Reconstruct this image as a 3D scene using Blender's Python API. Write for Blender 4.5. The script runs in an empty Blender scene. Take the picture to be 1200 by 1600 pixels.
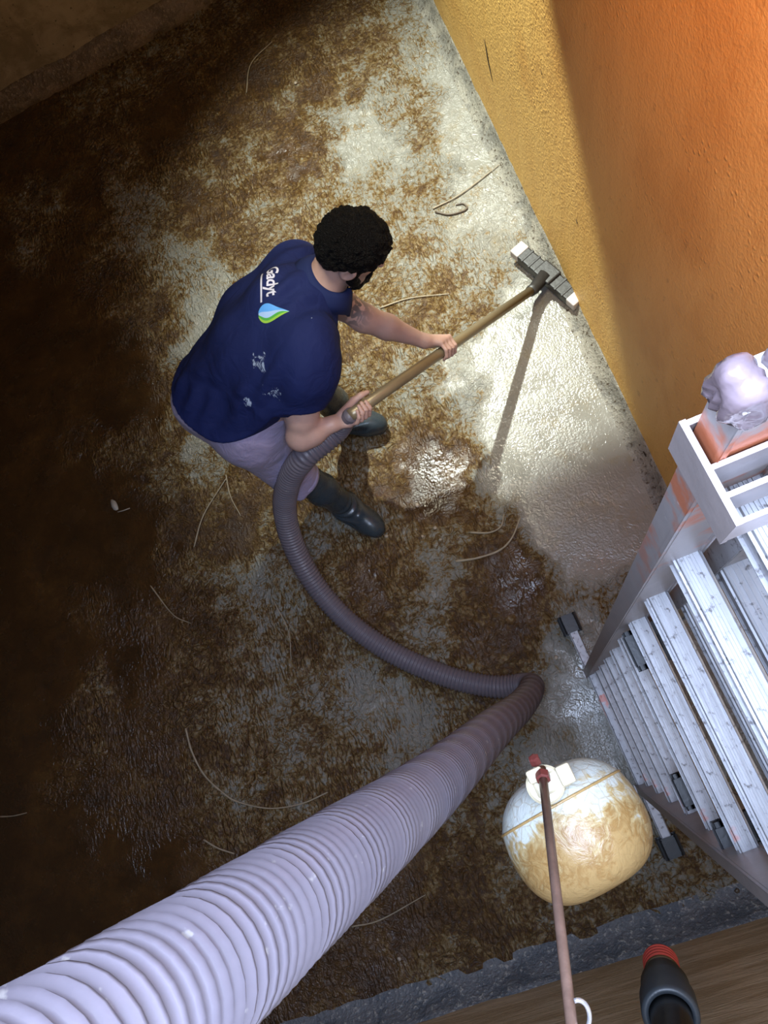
import bpy, bmesh, math, random
import numpy as np
from mathutils import Vector, Matrix
from mathutils.bvhtree import BVHTree
random.seed(7)
rng = np.random.default_rng(7)
SC = bpy.context.scene
COL = SC.collection

# ------------------------------------------------------------------ camera, light, exposure
H = 3.25                                   # eye height above the tank floor, under the hatch
ROT = np.array([[0.92674757, -0.35859010, -0.11203607],
                [-0.30881387, -0.89695642, 0.31639085],
                [-0.21394610, -0.25861616, -0.94198978]])
FPX = 1202.0
cam = bpy.data.cameras.new('camera'); cam_ob = bpy.data.objects.new('camera', cam); COL.objects.link(cam_ob)
cam.sensor_width = 36; cam.lens = FPX / 1600 * 36; cam.clip_start = 0.01; cam.clip_end = 50
M4 = Matrix.Identity(4)
for r in range(3):
    M4[r][0] = ROT[r, 0]; M4[r][1] = -ROT[r, 1]; M4[r][2] = -ROT[r, 2]
M4.translation = Vector((0, 0, H))
cam_ob.matrix_world = M4
SC.camera = cam_ob
SC.view_settings.view_transform = 'Standard'; SC.view_settings.look = 'None'
SC.view_settings.exposure = 0.0; SC.view_settings.gamma = 1.0; SC.view_settings.use_curve_mapping = False
try:
    SC.cycles.use_denoising = True
    SC.cycles.max_bounces = 6; SC.cycles.caustics_reflective = False; SC.cycles.caustics_refractive = False
    SC.cycles.sample_clamp_indirect = 4
except Exception:
    pass
w = bpy.data.worlds.new('daylight'); SC.world = w; w.use_nodes = True
w.node_tree.nodes['Background'].inputs[0].default_value = (0.75, 0.85, 1.0, 1)
w.node_tree.nodes['Background'].inputs[1].default_value = 0.12

def lamp(name, kind, loc, target, energy, color, **kw):
    l = bpy.data.lights.new(name, kind); l.energy = energy; l.color = color
    for k, v in kw.items(): setattr(l, k, v)
    o = bpy.data.objects.new(name, l); COL.objects.link(o); o.location = loc
    d = Vector(target) - Vector(loc)
    o.rotation_euler = d.to_track_quat('-Z', 'Y').to_euler()
    return o
# daylight falling through the near hatch, a lamp shining down the far hatch, an orange lamp under the roof
lamp('hatch_daylight', 'AREA', (0.0, -0.08, 3.44), (0.0, -0.08, 0), 70, (0.60, 0.73, 1.0), shape='RECTANGLE', size=0.85, size_y=0.80)
lamp('far_hatch_lamp', 'SPOT', (0.15, 3.79, 3.96), (0.55, 2.25, 0), 1650, (0.94, 1.0, 0.90), spot_size=math.radians(54), spot_blend=1.0, shadow_soft_size=0.032)
lamp('soft_floor_fill', 'SPOT', (-0.05, 1.50, 3.0), (-0.06, 1.72, 0), 165, (1.0, 0.93, 0.70), spot_size=math.radians(44), spot_blend=1.0, shadow_soft_size=0.28)  # unseen fill, added to brighten the floor and soften the shadows
lamp('orange_lamp', 'SPOT', (-0.15, 1.05, 3.04), (0.76, 1.05, 2.15), 68, (1.0, 0.27, 0.02), spot_size=math.radians(90), spot_blend=1.0, shadow_soft_size=0.08)

def P(u, v, z=None, D=None):
    """a point of the tank seen along a direction of view, at height z or at depth D"""
    d = ROT @ np.array([u - 600.0, v - 800.0, FPX])
    t = (z - H) / d[2] if D is None else D / FPX
    return np.array([0, 0, H]) + d * t
def proj(p):
    c = ROT.T @ (np.asarray(p, float) - np.array([0, 0, H]))
    return 600 + FPX * c[0] / c[2], 800 + FPX * c[1] / c[2]
def nrm(v):
    v = np.asarray(v, float); return v / np.linalg.norm(v)

# ------------------------------------------------------------------ material helpers
class NT:
    def __init__(s, name):
        s.m = bpy.data.materials.new(name); s.m.use_nodes = True
        s.t = s.m.node_tree; s.b = s.t.nodes['Principled BSDF']
        tc = s.t.nodes.new('ShaderNodeTexCoord'); s.obj = tc.outputs['Object']
    def n(s, typ, **kw):
        nd = s.t.nodes.new(typ)
        for k, v in kw.items(): setattr(nd, k, v)
        return nd
    def link(s, a, b): s.t.links.new(a, b)
    def put(s, sock, v):
        if isinstance(v, bpy.types.NodeSocket): s.link(v, sock)
        elif isinstance(v, (tuple, list)) and len(v) == 3 and sock.type == 'RGBA': sock.default_value = (*v, 1)
        else: sock.default_value = v
    def math(s, op, a, b=0.0, c=0.0, clamp=False):
        nd = s.n('ShaderNodeMath', operation=op); nd.use_clamp = clamp
        s.put(nd.inputs[0], a); s.put(nd.inputs[1], b); s.put(nd.inputs[2], c)
        return nd.outputs[0]
    def mapping(s, scale=(1, 1, 1), rot=(0, 0, 0), vec=None):
        nd = s.n('ShaderNodeMapping'); s.link(vec or s.obj, nd.inputs[0])
        nd.inputs['Scale'].default_value = scale; nd.inputs['Rotation'].default_value = rot
        return nd.outputs[0]
    def noise(s, scale, detail=4, rough=0.55, dist=0.0, vec=None):
        nd = s.n('ShaderNodeTexNoise'); s.link(vec or s.obj, nd.inputs['Vector'])
        nd.inputs['Scale'].default_value = scale; nd.inputs['Detail'].default_value = detail
        nd.inputs['Roughness'].default_value = rough; nd.inputs['Distortion'].default_value = dist
        return nd.outputs['Fac']
    def voro(s, scale, feature='F1', vec=None, out='Distance'):
        nd = s.n('ShaderNodeTexVoronoi', feature=feature); s.link(vec or s.obj, nd.inputs['Vector'])
        nd.inputs['Scale'].default_value = scale
        return nd.outputs[out]
    def wave(s, scale, dist, dscale=1.0, detail=2, vec=None, direction='X'):
        nd = s.n('ShaderNodeTexWave', bands_direction=direction); s.link(vec or s.obj, nd.inputs['Vector'])
        nd.inputs['Scale'].default_value = scale; nd.inputs['Distortion'].default_value = dist
        nd.inputs['Detail'].default_value = detail; nd.inputs['Detail Scale'].default_value = dscale
        return nd.outputs['Fac']
    def step(s, v, lo, hi, a=0.0, b=1.0):
        nd = s.n('ShaderNodeMapRange'); nd.interpolation_type = 'SMOOTHSTEP'
        s.put(nd.inputs[0], v); nd.inputs[1].default_value = lo; nd.inputs[2].default_value = hi
        nd.inputs[3].default_value = a; nd.inputs[4].default_value = b
        return nd.outputs[0]
    def mix(s, f, a, b):
        nd = s.n('ShaderNodeMix', data_type='RGBA')
        s.put(nd.inputs[0], f); s.put(nd.inputs[6], a); s.put(nd.inputs[7], b)
        return nd.outputs[2]
    def ramp(s, f, stops):
        nd = s.n('ShaderNodeValToRGB'); s.link(f, nd.inputs[0]); e = nd.color_ramp.elements
        while len(e) < len(stops): e.new(0.5)
        for k, (p, c) in enumerate(stops): e[k].position = p; e[k].color = (*c, 1)
        return nd.outputs[0]
    def attr(s, name):
        return s.n('ShaderNodeAttribute', attribute_name=name).outputs['Fac']
    def sep(s, vec=None):
        nd = s.n('ShaderNodeSeparateXYZ'); s.link(vec or s.obj, nd.inputs[0]); return nd.outputs
    def bump(s, h, strength=0.5, dist=0.01, normal=None):
        nd = s.n('ShaderNodeBump'); s.put(nd.inputs['Height'], h)
        nd.inputs['Strength'].default_value = strength; nd.inputs['Distance'].default_value = dist
        if normal is not None: s.link(normal, nd.inputs['Normal'])
        return nd.outputs[0]
    def out(s, color, rough=0.6, normal=None, metal=0.0, spec=0.5, **kw):
        s.put(s.b.inputs['Base Color'], color); s.put(s.b.inputs['Roughness'], rough)
        s.put(s.b.inputs['Metallic'], metal); s.put(s.b.inputs['Specular IOR Level'], spec)
        if normal is not None: s.link(normal, s.b.inputs['Normal'])
        for k, v in kw.items(): s.put(s.b.inputs[k], v)
        return s.m

def mat_floor():
    s = NT('wet muddy cement floor'); mud = s.attr('mud')
    big = s.noise(5, 5, 0.62, 0.3); fine = s.noise(52, 5, 0.66, 0.25); spot_ = s.noise(17, 5, 0.62, 0.4)
    sin1 = s.math('ABSOLUTE', s.math('SUBTRACT', s.noise(30, 3, 0.5, 0.7), 0.5))      # winding ridges of sludge
    sin2 = s.math('ABSOLUTE', s.math('SUBTRACT', s.noise(44, 2, 0.5, 0.4, vec=s.mapping((1, 0.40, 1), (0, 0, 0.9))), 0.5))
    area = s.step(s.noise(2.6, 2), 0.42, 0.58)
    line = s.mix(area, sin1, sin2)
    crk = s.step(line, 0.0, 0.055)
    mus = s.noise(12, 4, 0.55, 0.8)
    mid = s.math('MULTIPLY', s.step(mud, 0.12, 0.40), s.step(mud, 0.90, 0.66))
    v = s.math('MULTIPLY_ADD', s.math('SUBTRACT', big, 0.5), 0.95, mud)
    v = s.math('MULTIPLY_ADD', s.math('SUBTRACT', fine, 0.5), s.math('MULTIPLY_ADD', mid, 0.70, 0.22), v)
    v = s.math('MULTIPLY_ADD', s.math('SUBTRACT', spot_, 0.5), s.math('MULTIPLY_ADD', mid, 0.45, 0.30), v)
    v = s.math('MULTIPLY_ADD', s.math('SUBTRACT', 0.70, crk), s.math('MULTIPLY', mid, 0.30), v)
    clean = s.mix(s.noise(3.2, 5), (0.315, 0.305, 0.265), (0.225, 0.22, 0.19))
    clean = s.mix(s.math('MULTIPLY', s.step(s.noise(6, 5, 0.7), 0.52, 0.68), 0.45), clean, (0.25, 0.20, 0.11))
    clean = s.mix(s.step(s.noise(48, 3), 0.68, 0.76), clean, (0.20, 0.17, 0.12))
    col = s.ramp(v, [(0.0, (0.29, 0.275, 0.23)), (0.36, (0.235, 0.21, 0.155)), (0.47, (0.215, 0.145, 0.060)), (0.60, (0.115, 0.062, 0.019)), (0.78, (0.074, 0.037, 0.013)), (1.0, (0.046, 0.024, 0.010))])
    col = s.mix(s.step(v, 0.24, 0.42), clean, col)
    h = s.math('MULTIPLY', s.math('MULTIPLY_ADD', s.step(line, 0.0, 0.16), 0.6, s.math('MULTIPLY', fine, 0.9)), s.math('MULTIPLY_ADD', mid, 1.0, 0.08))
    h = s.math('MULTIPLY_ADD', mus, s.step(mud, 0.02, 0.35, 0.07, 0.5), h)
    nrmb = s.bump(h, 0.9, 0.013)
    nrmb = s.bump(s.math('MULTIPLY', s.noise(95, 2), s.step(s.noise(3.5, 3), 0.40, 0.62, 0.25, 1.0)), 0.6, 0.006, nrmb)
    rough = s.math('MULTIPLY_ADD', s.step(s.noise(7, 4), 0.35, 0.7), 0.28, s.step(v, 0.2, 0.6, 0.10, 0.09))
    return s.out(col, rough, nrmb, spec=0.6)

def mat_wall_right():
    s = NT('stained yellow plaster')
    n1 = s.noise(2.4, 5); n2 = s.noise(24, 5, 0.65); grain = s.noise(90, 3)
    streak = s.noise(7, 5, 0.6, 0.5, vec=s.mapping((1, 1, 0.22), (0.62, 0, 0)))
    col = s.mix(streak, (0.74, 0.405, 0.095), (0.94, 0.61, 0.19))
    col = s.mix(s.math('MULTIPLY', s.step(n1, 0.5, 0.7), 0.4), col, (0.60, 0.27, 0.05))
    col = s.mix(s.math('MULTIPLY', s.step(n2, 0.60, 0.75), 0.5), col, (0.34, 0.17, 0.05))
    pim = s.math('MULTIPLY', s.step(s.voro(38), 0.30, 0.06), s.step(s.noise(5, 2), 0.45, 0.62))
    h = s.math('MULTIPLY_ADD', n2, 0.5, s.math('MULTIPLY_ADD', grain, 0.5, s.math('MULTIPLY_ADD', pim, 0.35, s.math('MULTIPLY', streak, 0.7))))
    return s.out(col, 0.55, s.bump(h, 0.55, 0.012), spec=0.3)

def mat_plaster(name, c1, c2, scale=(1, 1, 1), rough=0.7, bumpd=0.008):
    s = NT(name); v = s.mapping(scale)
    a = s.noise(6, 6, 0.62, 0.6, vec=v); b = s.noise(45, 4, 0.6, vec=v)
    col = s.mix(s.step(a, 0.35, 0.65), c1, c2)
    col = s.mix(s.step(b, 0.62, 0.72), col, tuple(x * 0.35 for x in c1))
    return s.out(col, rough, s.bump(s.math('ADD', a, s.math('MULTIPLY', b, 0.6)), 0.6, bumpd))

def mat_fillet(name, c1, c2, c3):
    s = NT(name); a = s.noise(9, 6, 0.65, 0.4); b = s.noise(60, 4, 0.6)
    col = s.mix(s.step(a, 0.42, 0.55), c1, c2)
    col = s.mix(s.step(b, 0.56, 0.66), col, c3)
    return s.out(col, s.math('MULTIPLY_ADD', b, 0.4, 0.12), s.bump(s.math('ADD', a, b), 0.9, 0.012))

def mat_simple(name, c, rough=0.5, metal=0.0, var=0.25, scale=14, bumps=0.15, bscale=80, spec=0.5, **kw):
    s = NT(name); a = s.noise(scale, 4)
    dark = tuple(x * (1 - var) for x in c); lite = tuple(min(1, x * (1 + var)) for x in c)
    return s.out(s.mix(a, dark, lite), rough, s.bump(s.noise(bscale, 3), bumps, 0.003), metal, spec, **kw)

def mat_aluminium():
    s = NT('worn aluminium'); a = s.noise(18, 5, 0.65); b = s.noise(70, 4, 0.7)
    lines = s.noise(120, 2, vec=s.mapping((1, 0.05, 1)))
    col = s.mix(a, (0.27, 0.27, 0.29), (0.42, 0.42, 0.44))
    col = s.mix(s.step(b, 0.56, 0.70), col, (0.11, 0.10, 0.10))
    col = s.mix(s.math('MULTIPLY', s.step(s.noise(9, 3), 0.66, 0.70), 0.6), col, (0.55, 0.16, 0.11))
    return s.out(col, s.math('MULTIPLY_ADD', b, 0.25, 0.34), s.bump(lines, 0.2, 0.002), 0.55)

def mat_rail():
    s = NT('scratched aluminium rail with orange light painted in'); a = s.noise(18, 5, 0.65); b = s.noise(60, 4, 0.7)
    o = s.sep()
    col = s.mix(a, (0.34, 0.32, 0.33), (0.47, 0.44, 0.45))
    glow = s.math('MULTIPLY', s.step(o[2], 1.9, 2.75), s.step(s.noise(11, 4, 0.6), 0.50, 0.62))  # orange light from above, coloured in patches onto the upper rail
    col = s.mix(glow, col, (0.60, 0.19, 0.09))
    col = s.mix(s.step(b, 0.64, 0.74), col, (0.62, 0.58, 0.58))
    return s.out(col, 0.42, s.bump(b, 0.2, 0.002), 0.45)

def mat_float():
    s = NT('rust stained white plastic')
    a = s.noise(9, 5, 0.6, 0.8); b = s.noise(40, 5, 0.65, 1.4); c = s.voro(55, 'DISTANCE_TO_EDGE')
    o = s.sep()
    t = s.math('MULTIPLY_ADD', o[2], 4.5, s.math('MULTIPLY_ADD', a, 0.9, s.math('MULTIPLY', b, 0.7)))
    col = s.ramp(t, [(0.0, (0.52, 0.55, 0.54)), (0.66, (0.44, 0.46, 0.42)), (0.78, (0.36, 0.27, 0.13)), (0.90, (0.24, 0.135, 0.045)), (1.0, (0.31, 0.20, 0.08))])
    col = s.mix(s.math('MULTIPLY', s.step(c, 0.06, 0.0), 0.4), col, (0.24, 0.15, 0.06))
    return s.out(col, 0.33, s.bump(s.math('ADD', b, a), 0.35, 0.006))

def mat_skin():
    s = NT('skin'); a = s.noise(30, 4)
    tat = s.attr('ink'); brd = s.attr('stubble'); lip = s.attr('lip')
    col = s.mix(a, (0.48, 0.305, 0.25), (0.60, 0.385, 0.325))
    col = s.mix(lip, col, (0.40, 0.13, 0.11))
    col = s.mix(s.math('MULTIPLY', tat, s.step(s.noise(34, 3, 0.5, 1.0), 0.40, 0.52)), col, (0.055, 0.065, 0.075))
    col = s.mix(s.math('MULTIPLY', brd, 0.55), col, (0.06, 0.035, 0.03))
    return s.out(col, 0.48, s.bump(s.noise(160, 3), 0.2, 0.002), **{'Subsurface Weight': 0.06, 'Subsurface Radius': (0.02, 0.008, 0.004)})

def mat_cloth(name, c, c2, wrinkle=0.5, sc=9):
    s = NT(name); a = s.noise(sc, 4, 0.5, 1.2); wv = s.noise(420, 1)
    return s.out(s.mix(a, c, c2), 0.85, s.bump(s.math('MULTIPLY_ADD', wv, 0.05, a), wrinkle, 0.03), spec=0.2, **{'Sheen Weight': 0.1})

def mat_hair():
    s = NT('black curly hair'); a = s.noise(60, 4, 0.6, 2.5); b = s.wave(45, 14, 2.2)
    return s.out(s.mix(a, (0.003, 0.003, 0.004), (0.009, 0.0085, 0.009)), 0.6, s.bump(s.math('ADD', a, b), 0.9, 0.012), spec=0.15)

def mat_hose():
    s = NT('ribbed grey plastic hose'); a = s.noise(8, 4); b = s.noise(50, 4)
    col = s.mix(a, (0.125, 0.112, 0.138), (0.17, 0.15, 0.175))
    col = s.mix(s.step(b, 0.66, 0.72), col, (0.26, 0.24, 0.24))
    return s.out(col, 0.42, s.bump(b, 0.15, 0.003))

# ------------------------------------------------------------------ object helpers
def link(name, me, mat=None, parent=None, smooth=True):
    if mat is not None: me.materials.append(mat)
    if smooth and len(me.polygons): me.polygons.foreach_set('use_smooth', [True] * len(me.polygons))
    o = bpy.data.objects.new(name, me); COL.objects.link(o)
    if parent is not None:
        o.parent = parent; o.matrix_parent_inverse = parent.matrix_basis.inverted()
    return o
def from_bm(name, bm, mat=None, parent=None, smooth=True):
    bmesh.ops.recalc_face_normals(bm, faces=bm.faces)
    me = bpy.data.meshes.new(name); bm.to_mesh(me); bm.free(); return link(name, me, mat, parent, smooth)
def from_np(name, v, f, mat=None, parent=None, smooth=True):
    me = bpy.data.meshes.new(name); me.from_pydata([tuple(map(float, p)) for p in v], [], [tuple(map(int, q)) for q in f]); me.update()
    return link(name, me, mat, parent, smooth)
def tag(o, label=None, cat=None, group=None, kind=None):
    if label: o['label'] = label
    if cat: o['category'] = cat
    if group: o['group'] = group
    if kind: o['kind'] = kind
    return o
def empty(name, loc, label, cat, group=None):
    o = bpy.data.objects.new(name, None); COL.objects.link(o); o.location = tuple(map(float, loc)); o.empty_display_size = 0.05
    return tag(o, label, cat, group)
def frame_box(bm, o, ex, ey, ez, lo, hi, bev=0.0, seg=2):
    """a box in the frame (o; ex, ey, ez), from lo to hi, with bevelled edges"""
    r = bmesh.ops.create_cube(bm, size=1.0); vs = r['verts']
    for v in vs:
        c = [lo[k] + (v.co[k] + 0.5) * (hi[k] - lo[k]) for k in range(3)]
        v.co = Vector(np.asarray(o) + c[0] * np.asarray(ex) + c[1] * np.asarray(ey) + c[2] * np.asarray(ez))
    if bev:
        es = list({e for v in vs for e in v.link_edges})
        bmesh.ops.bevel(bm, geom=es, offset=bev, segments=seg, affect='EDGES', profile=0.5)
EX, EY, EZ = np.eye(3)
def sweep(pts, radii, seg=16, caps=True):
    """a round tube through pts with one radius per point; returns vertices and faces"""
    pts = np.asarray(pts, float); n = len(pts); radii = np.broadcast_to(np.asarray(radii, float), (n,))
    t = np.gradient(pts, axis=0); t /= np.linalg.norm(t, axis=1)[:, None] + 1e-12
    u = np.cross(t[0], EX if abs(t[0][0]) < 0.8 else EY); u /= np.linalg.norm(u)
    V = []; ang = np.linspace(0, 2 * np.pi, seg, endpoint=False)
    for i in range(n):
        u = u - t[i] * (u @ t[i]); u /= np.linalg.norm(u); b = np.cross(t[i], u)
        V.append(pts[i] + radii[i] * (np.cos(ang)[:, None] * u + np.sin(ang)[:, None] * b))
    V = np.concatenate(V); F = []
    for i in range(n - 1):
        for k in range(seg):
            k2 = (k + 1) % seg; F.append((i * seg + k, i * seg + k2, (i + 1) * seg + k2, (i + 1) * seg + k))
    if caps:
        F.append(tuple(range(seg - 1, -1, -1))); F.append(tuple((n - 1) * seg + k for k in range(seg)))
    return V, F
def spline(ctrl, step):
    """Catmull-Rom through ctrl, resampled every step metres"""
    c = np.asarray(ctrl, float); c = np.vstack([2 * c[0] - c[1], c, 2 * c[-1] - c[-2]]); out = []
    for i in range(1, len(c) - 2):
        for t in np.linspace(0, 1, 40, endpoint=False):
            p0, p1, p2, p3 = c[i - 1:i + 3]
            out.append(0.5 * (2 * p1 + (p2 - p0) * t + (2 * p0 - 5 * p1 + 4 * p2 - p3) * t * t + (3 * p1 - p0 - 3 * p2 + p3) * t ** 3))
    out.append(c[-2]); out = np.array(out)
    d = np.concatenate([[0], np.cumsum(np.linalg.norm(np.diff(out, axis=0), axis=1))])
    s = np.arange(0, d[-1], step); s = np.append(s, d[-1])
    return np.stack([np.interp(s, d, out[:, k]) for k in range(3)], 1)
def lathe(profile, o, axis, seg=32):
    """(along, radius) profile turned about axis at o"""
    a = nrm(axis); u = nrm(np.cross(a, EX if abs(a[0]) < 0.8 else EY)); b = np.cross(a, u)
    ang = np.linspace(0, 2 * np.pi, seg, endpoint=False); V = []; F = []
    for h, r in profile:
        V.append(np.asarray(o) + a * h + max(r, 1e-4) * (np.cos(ang)[:, None] * u + np.sin(ang)[:, None] * b))
    for i in range(len(profile) - 1):
        for k in range(seg):
            k2 = (k + 1) % seg; F.append((i * seg + k, i * seg + k2, (i + 1) * seg + k2, (i + 1) * seg + k))
    F.append(tuple(range(seg - 1, -1, -1))); F.append(tuple((len(profile) - 1) * seg + k for k in range(seg)))
    return np.concatenate(V), F

# ------------------------------------------------------------------ soft bodies: a distance field and its surface net
class Field:
    def __init__(s, lo, hi, h):
        s.lo = np.asarray(lo, float); s.h = h
        s.n = np.ceil((np.asarray(hi) - s.lo) / h).astype(int) + 1
        s.d = np.full(tuple(s.n), 1.0, np.float32)
    def _box(s, pts, r):
        pts = np.asarray(pts); a = np.floor((pts.min(0) - r - s.lo) / s.h).astype(int).clip(0, s.n - 1)
        b = np.ceil((pts.max(0) + r - s.lo) / s.h).astype(int).clip(0, s.n - 1) + 1
        g = [s.lo[k] + s.h * np.arange(a[k], b[k]) for k in range(3)]
        X = np.stack(np.meshgrid(*g, indexing='ij'), -1)
        return tuple(slice(a[k], b[k]) for k in range(3)), X
    def add(s, sl, d, k):
        e = s.d[sl]
        if k > 0:
            hh = np.clip(0.5 + 0.5 * (e - d) / k, 0, 1); s.d[sl] = e * (1 - hh) + d * hh - k * hh * (1 - hh)
        else: s.d[sl] = np.minimum(e, d)
    def cap(s, a, b, ra, rb=None, k=0.02):
        rb = ra if rb is None else rb; a = np.asarray(a, float); b = np.asarray(b, float)
        sl, X = s._box([a, b], max(ra, rb) + k + 2 * s.h); ab = b - a
        t = np.clip(((X - a) @ ab) / (ab @ ab + 1e-12), 0, 1)
        d = np.linalg.norm(X - a - t[..., None] * ab, axis=-1) - (ra + (rb - ra) * t)
        s.add(sl, d.astype(np.float32), k)
    def chain(s, pts, rs, k=0.02):
        for i in range(len(pts) - 1): s.cap(pts[i], pts[i + 1], rs[i], rs[i + 1], k)
    def ell(s, c, axes, rad, k=0.02, cut=False):
        c = np.asarray(c, float); A = np.array([nrm(a) for a in axes]); rad = np.asarray(rad, float)
        sl, X = s._box([c], rad.max() + k + 2 * s.h); q = (X - c) @ A.T
        k0 = np.linalg.norm(q / rad, axis=-1); k1 = np.linalg.norm(q / rad ** 2, axis=-1) + 1e-9
        d = (k0 * (k0 - 1) / k1).astype(np.float32)
        if cut:
            e = s.d[sl]; hh = np.clip(0.5 - 0.5 * (e + d) / max(k, 1e-4), 0, 1); s.d[sl] = e * (1 - hh) - d * hh + k * hh * (1 - hh)
        else: s.add(sl, d, k)
    def cut_plane(s, o, nvec, region=None, r=0.3):
        """remove what lies on the nvec side of the plane, within r of region"""
        o = np.asarray(o, float); nv = nrm(nvec)
        sl, X = s._box([region if region is not None else o], r)
        s.d[sl] = np.maximum(s.d[sl], ((X - o) @ nv).astype(np.float32))
    def merge(s, o, k):
        hh = np.clip(0.5 + 0.5 * (s.d - o.d) / k, 0, 1); s.d = s.d * (1 - hh) + o.d * hh - k * hh * (1 - hh)
    def net(s):
        D = s.d; D[0] = 1; D[-1] = 1; D[:, 0] = 1; D[:, -1] = 1; D[:, :, 0] = 1; D[:, :, -1] = 1
        ins = D < 0; n = [k - 1 for k in D.shape]; cnt = np.zeros(n, np.int8)
        offs = [(i, j, k) for i in (0, 1) for j in (0, 1) for k in (0, 1)]
        for i, j, k in offs: cnt += ins[i:i + n[0], j:j + n[1], k:k + n[2]]
        cells = np.argwhere((cnt > 0) & (cnt < 8)); idx = np.full(n, -1, np.int32); idx[tuple(cells.T)] = np.arange(len(cells))
        val = {o: D[tuple((cells + o).T)] for o in offs}
        acc = np.zeros((len(cells), 3)); num = np.zeros(len(cells))
        for o in offs:
            for ax in range(3):
                if o[ax] == 0:
                    p = list(o); p[ax] = 1; p = tuple(p); va, vb = val[o], val[p]
                    m = (va < 0) != (vb < 0); t = np.where(m, va / np.where(m, va - vb, 1), 0)
                    pt = np.tile(np.array(o, float), (len(cells), 1)); pt[:, ax] += t
                    acc += np.where(m[:, None], pt, 0); num += m
        V = s.lo + s.h * (cells + acc / num[:, None]); F = []
        for ax in range(3):
            b, c = [(1, 2), (2, 0), (0, 1)][ax]
            A = [slice(None)] * 3; B = [slice(None)] * 3; A[ax] = slice(0, -1); B[ax] = slice(1, None)
            ch = np.argwhere(ins[tuple(A)] != ins[tuple(B)]); ch = ch[(ch[:, b] > 0) & (ch[:, c] > 0)]
            fl = ins[tuple(ch.T)]; q = []
            for db, dc in ((-1, -1), (0, -1), (0, 0), (-1, 0)):
                e = ch.copy(); e[:, b] += db; e[:, c] += dc; q.append(idx[tuple(e.T)])
            q = np.stack(q, 1); q = np.where(fl[:, None], q, q[:, ::-1]); F.append(q)
        return V, np.concatenate(F)
def relax(V, F, it=2, lam=0.5):
    e = np.concatenate([F[:, [0, 1]], F[:, [1, 2]], F[:, [2, 3]], F[:, [3, 0]]])
    e = np.concatenate([e, e[:, ::-1]]); cnt = np.bincount(e[:, 0], minlength=len(V))[:, None]
    for _ in range(it):
        for l in (lam, -lam * 1.04):
            acc = np.stack([np.bincount(e[:, 0], weights=V[e[:, 1], k], minlength=len(V)) for k in range(3)], 1)
            V = V + l * (acc / np.maximum(cnt, 1) - V)
    return V
def vnoise(p, sc, seed=0):
    """smooth value noise, for folds and curls"""
    q = np.asarray(p) * sc + seed * 17.3; i = np.floor(q).astype(int); f = q - i; f = f * f * (3 - 2 * f); out = 0
    def hsh(a): 
        x = (a[..., 0] * 73856093) ^ (a[..., 1] * 19349663) ^ (a[..., 2] * 83492791); return ((x * 2654435761) & 0xffff) / 65535.0
    for dx in (0, 1):
        for dy in (0, 1):
            for dz in (0, 1):
                wgt = np.where(dx, f[..., 0], 1 - f[..., 0]) * np.where(dy, f[..., 1], 1 - f[..., 1]) * np.where(dz, f[..., 2], 1 - f[..., 2])
                out = out + wgt * hsh(i + np.array([dx, dy, dz]))
    return out - 0.5
def normals(V, F):
    fn = np.cross(V[F[:, 2]] - V[F[:, 0]], V[F[:, 3]] - V[F[:, 1]]); vn = np.zeros_like(V)
    for k in range(4):
        for c in range(3): vn[:, c] += np.bincount(F[:, k], weights=fn[:, c], minlength=len(V))
    return vn / (np.linalg.norm(vn, axis=1)[:, None] + 1e-12)
def set_attr(me, name, vals):
    a = me.attributes.new(name, 'FLOAT', 'POINT'); a.data.foreach_set('value', np.asarray(vals, np.float32))

# ------------------------------------------------------------------ the tank
# how thick the sludge lies: rows run from the far wall to the near one, 0 scraped clean, 9 deep
MUD = """
6666665667665321111111111
6666665677665331111111111
6666566776665322111111111
7765578775753522211111111
8776787667422522311111111
8877666568722431211111111
7578467655544632221111111
7577446765444522221111111
8676544355555433342111111
8887753344555465212411111
9987663233455663011411111
9998872233555541001131111
9887872344455413000022111
9788982344655652100012111
9876673355555782000002211
9888745676546893000001211
9988876776534886200001111
9998886763466547600001111
9888876634578427871146411
9877777544577436763463311
9988776646567347751242211
9987877655536567631122211
9876776545432355421122222
9876776654543345531122222
9877776555464455422122222
9877776555655555532223333
9887777666666666554444333
9988888777777766554445544
9888888877777666555555444
9888888877777766666554444
8888888777777766665444444
8888887777777666554444444
8888887777777666554444444
""".split()
mud_g = np.array([[int(ch) / 9.0 for ch in row] for row in MUD])
XW, YN = 0.755, -0.822                        # right wall and near wall faces
gx = np.arange(-2.95, 0.86, 0.02); gy = np.arange(-0.95, 4.75, 0.02)
GX, GY = np.meshgrid(gx, gy); nx, ny = len(gx), len(gy)
cx_ = np.stack([GX, GY, 0 * GX - H], -1) @ ROT
fx = ((600 + FPX * cx_[..., 0] / cx_[..., 2]) / 50).clip(0, 23.999); fy = ((800 + FPX * cx_[..., 1] / cx_[..., 2]) / 50).clip(0, 31.999)
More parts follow.
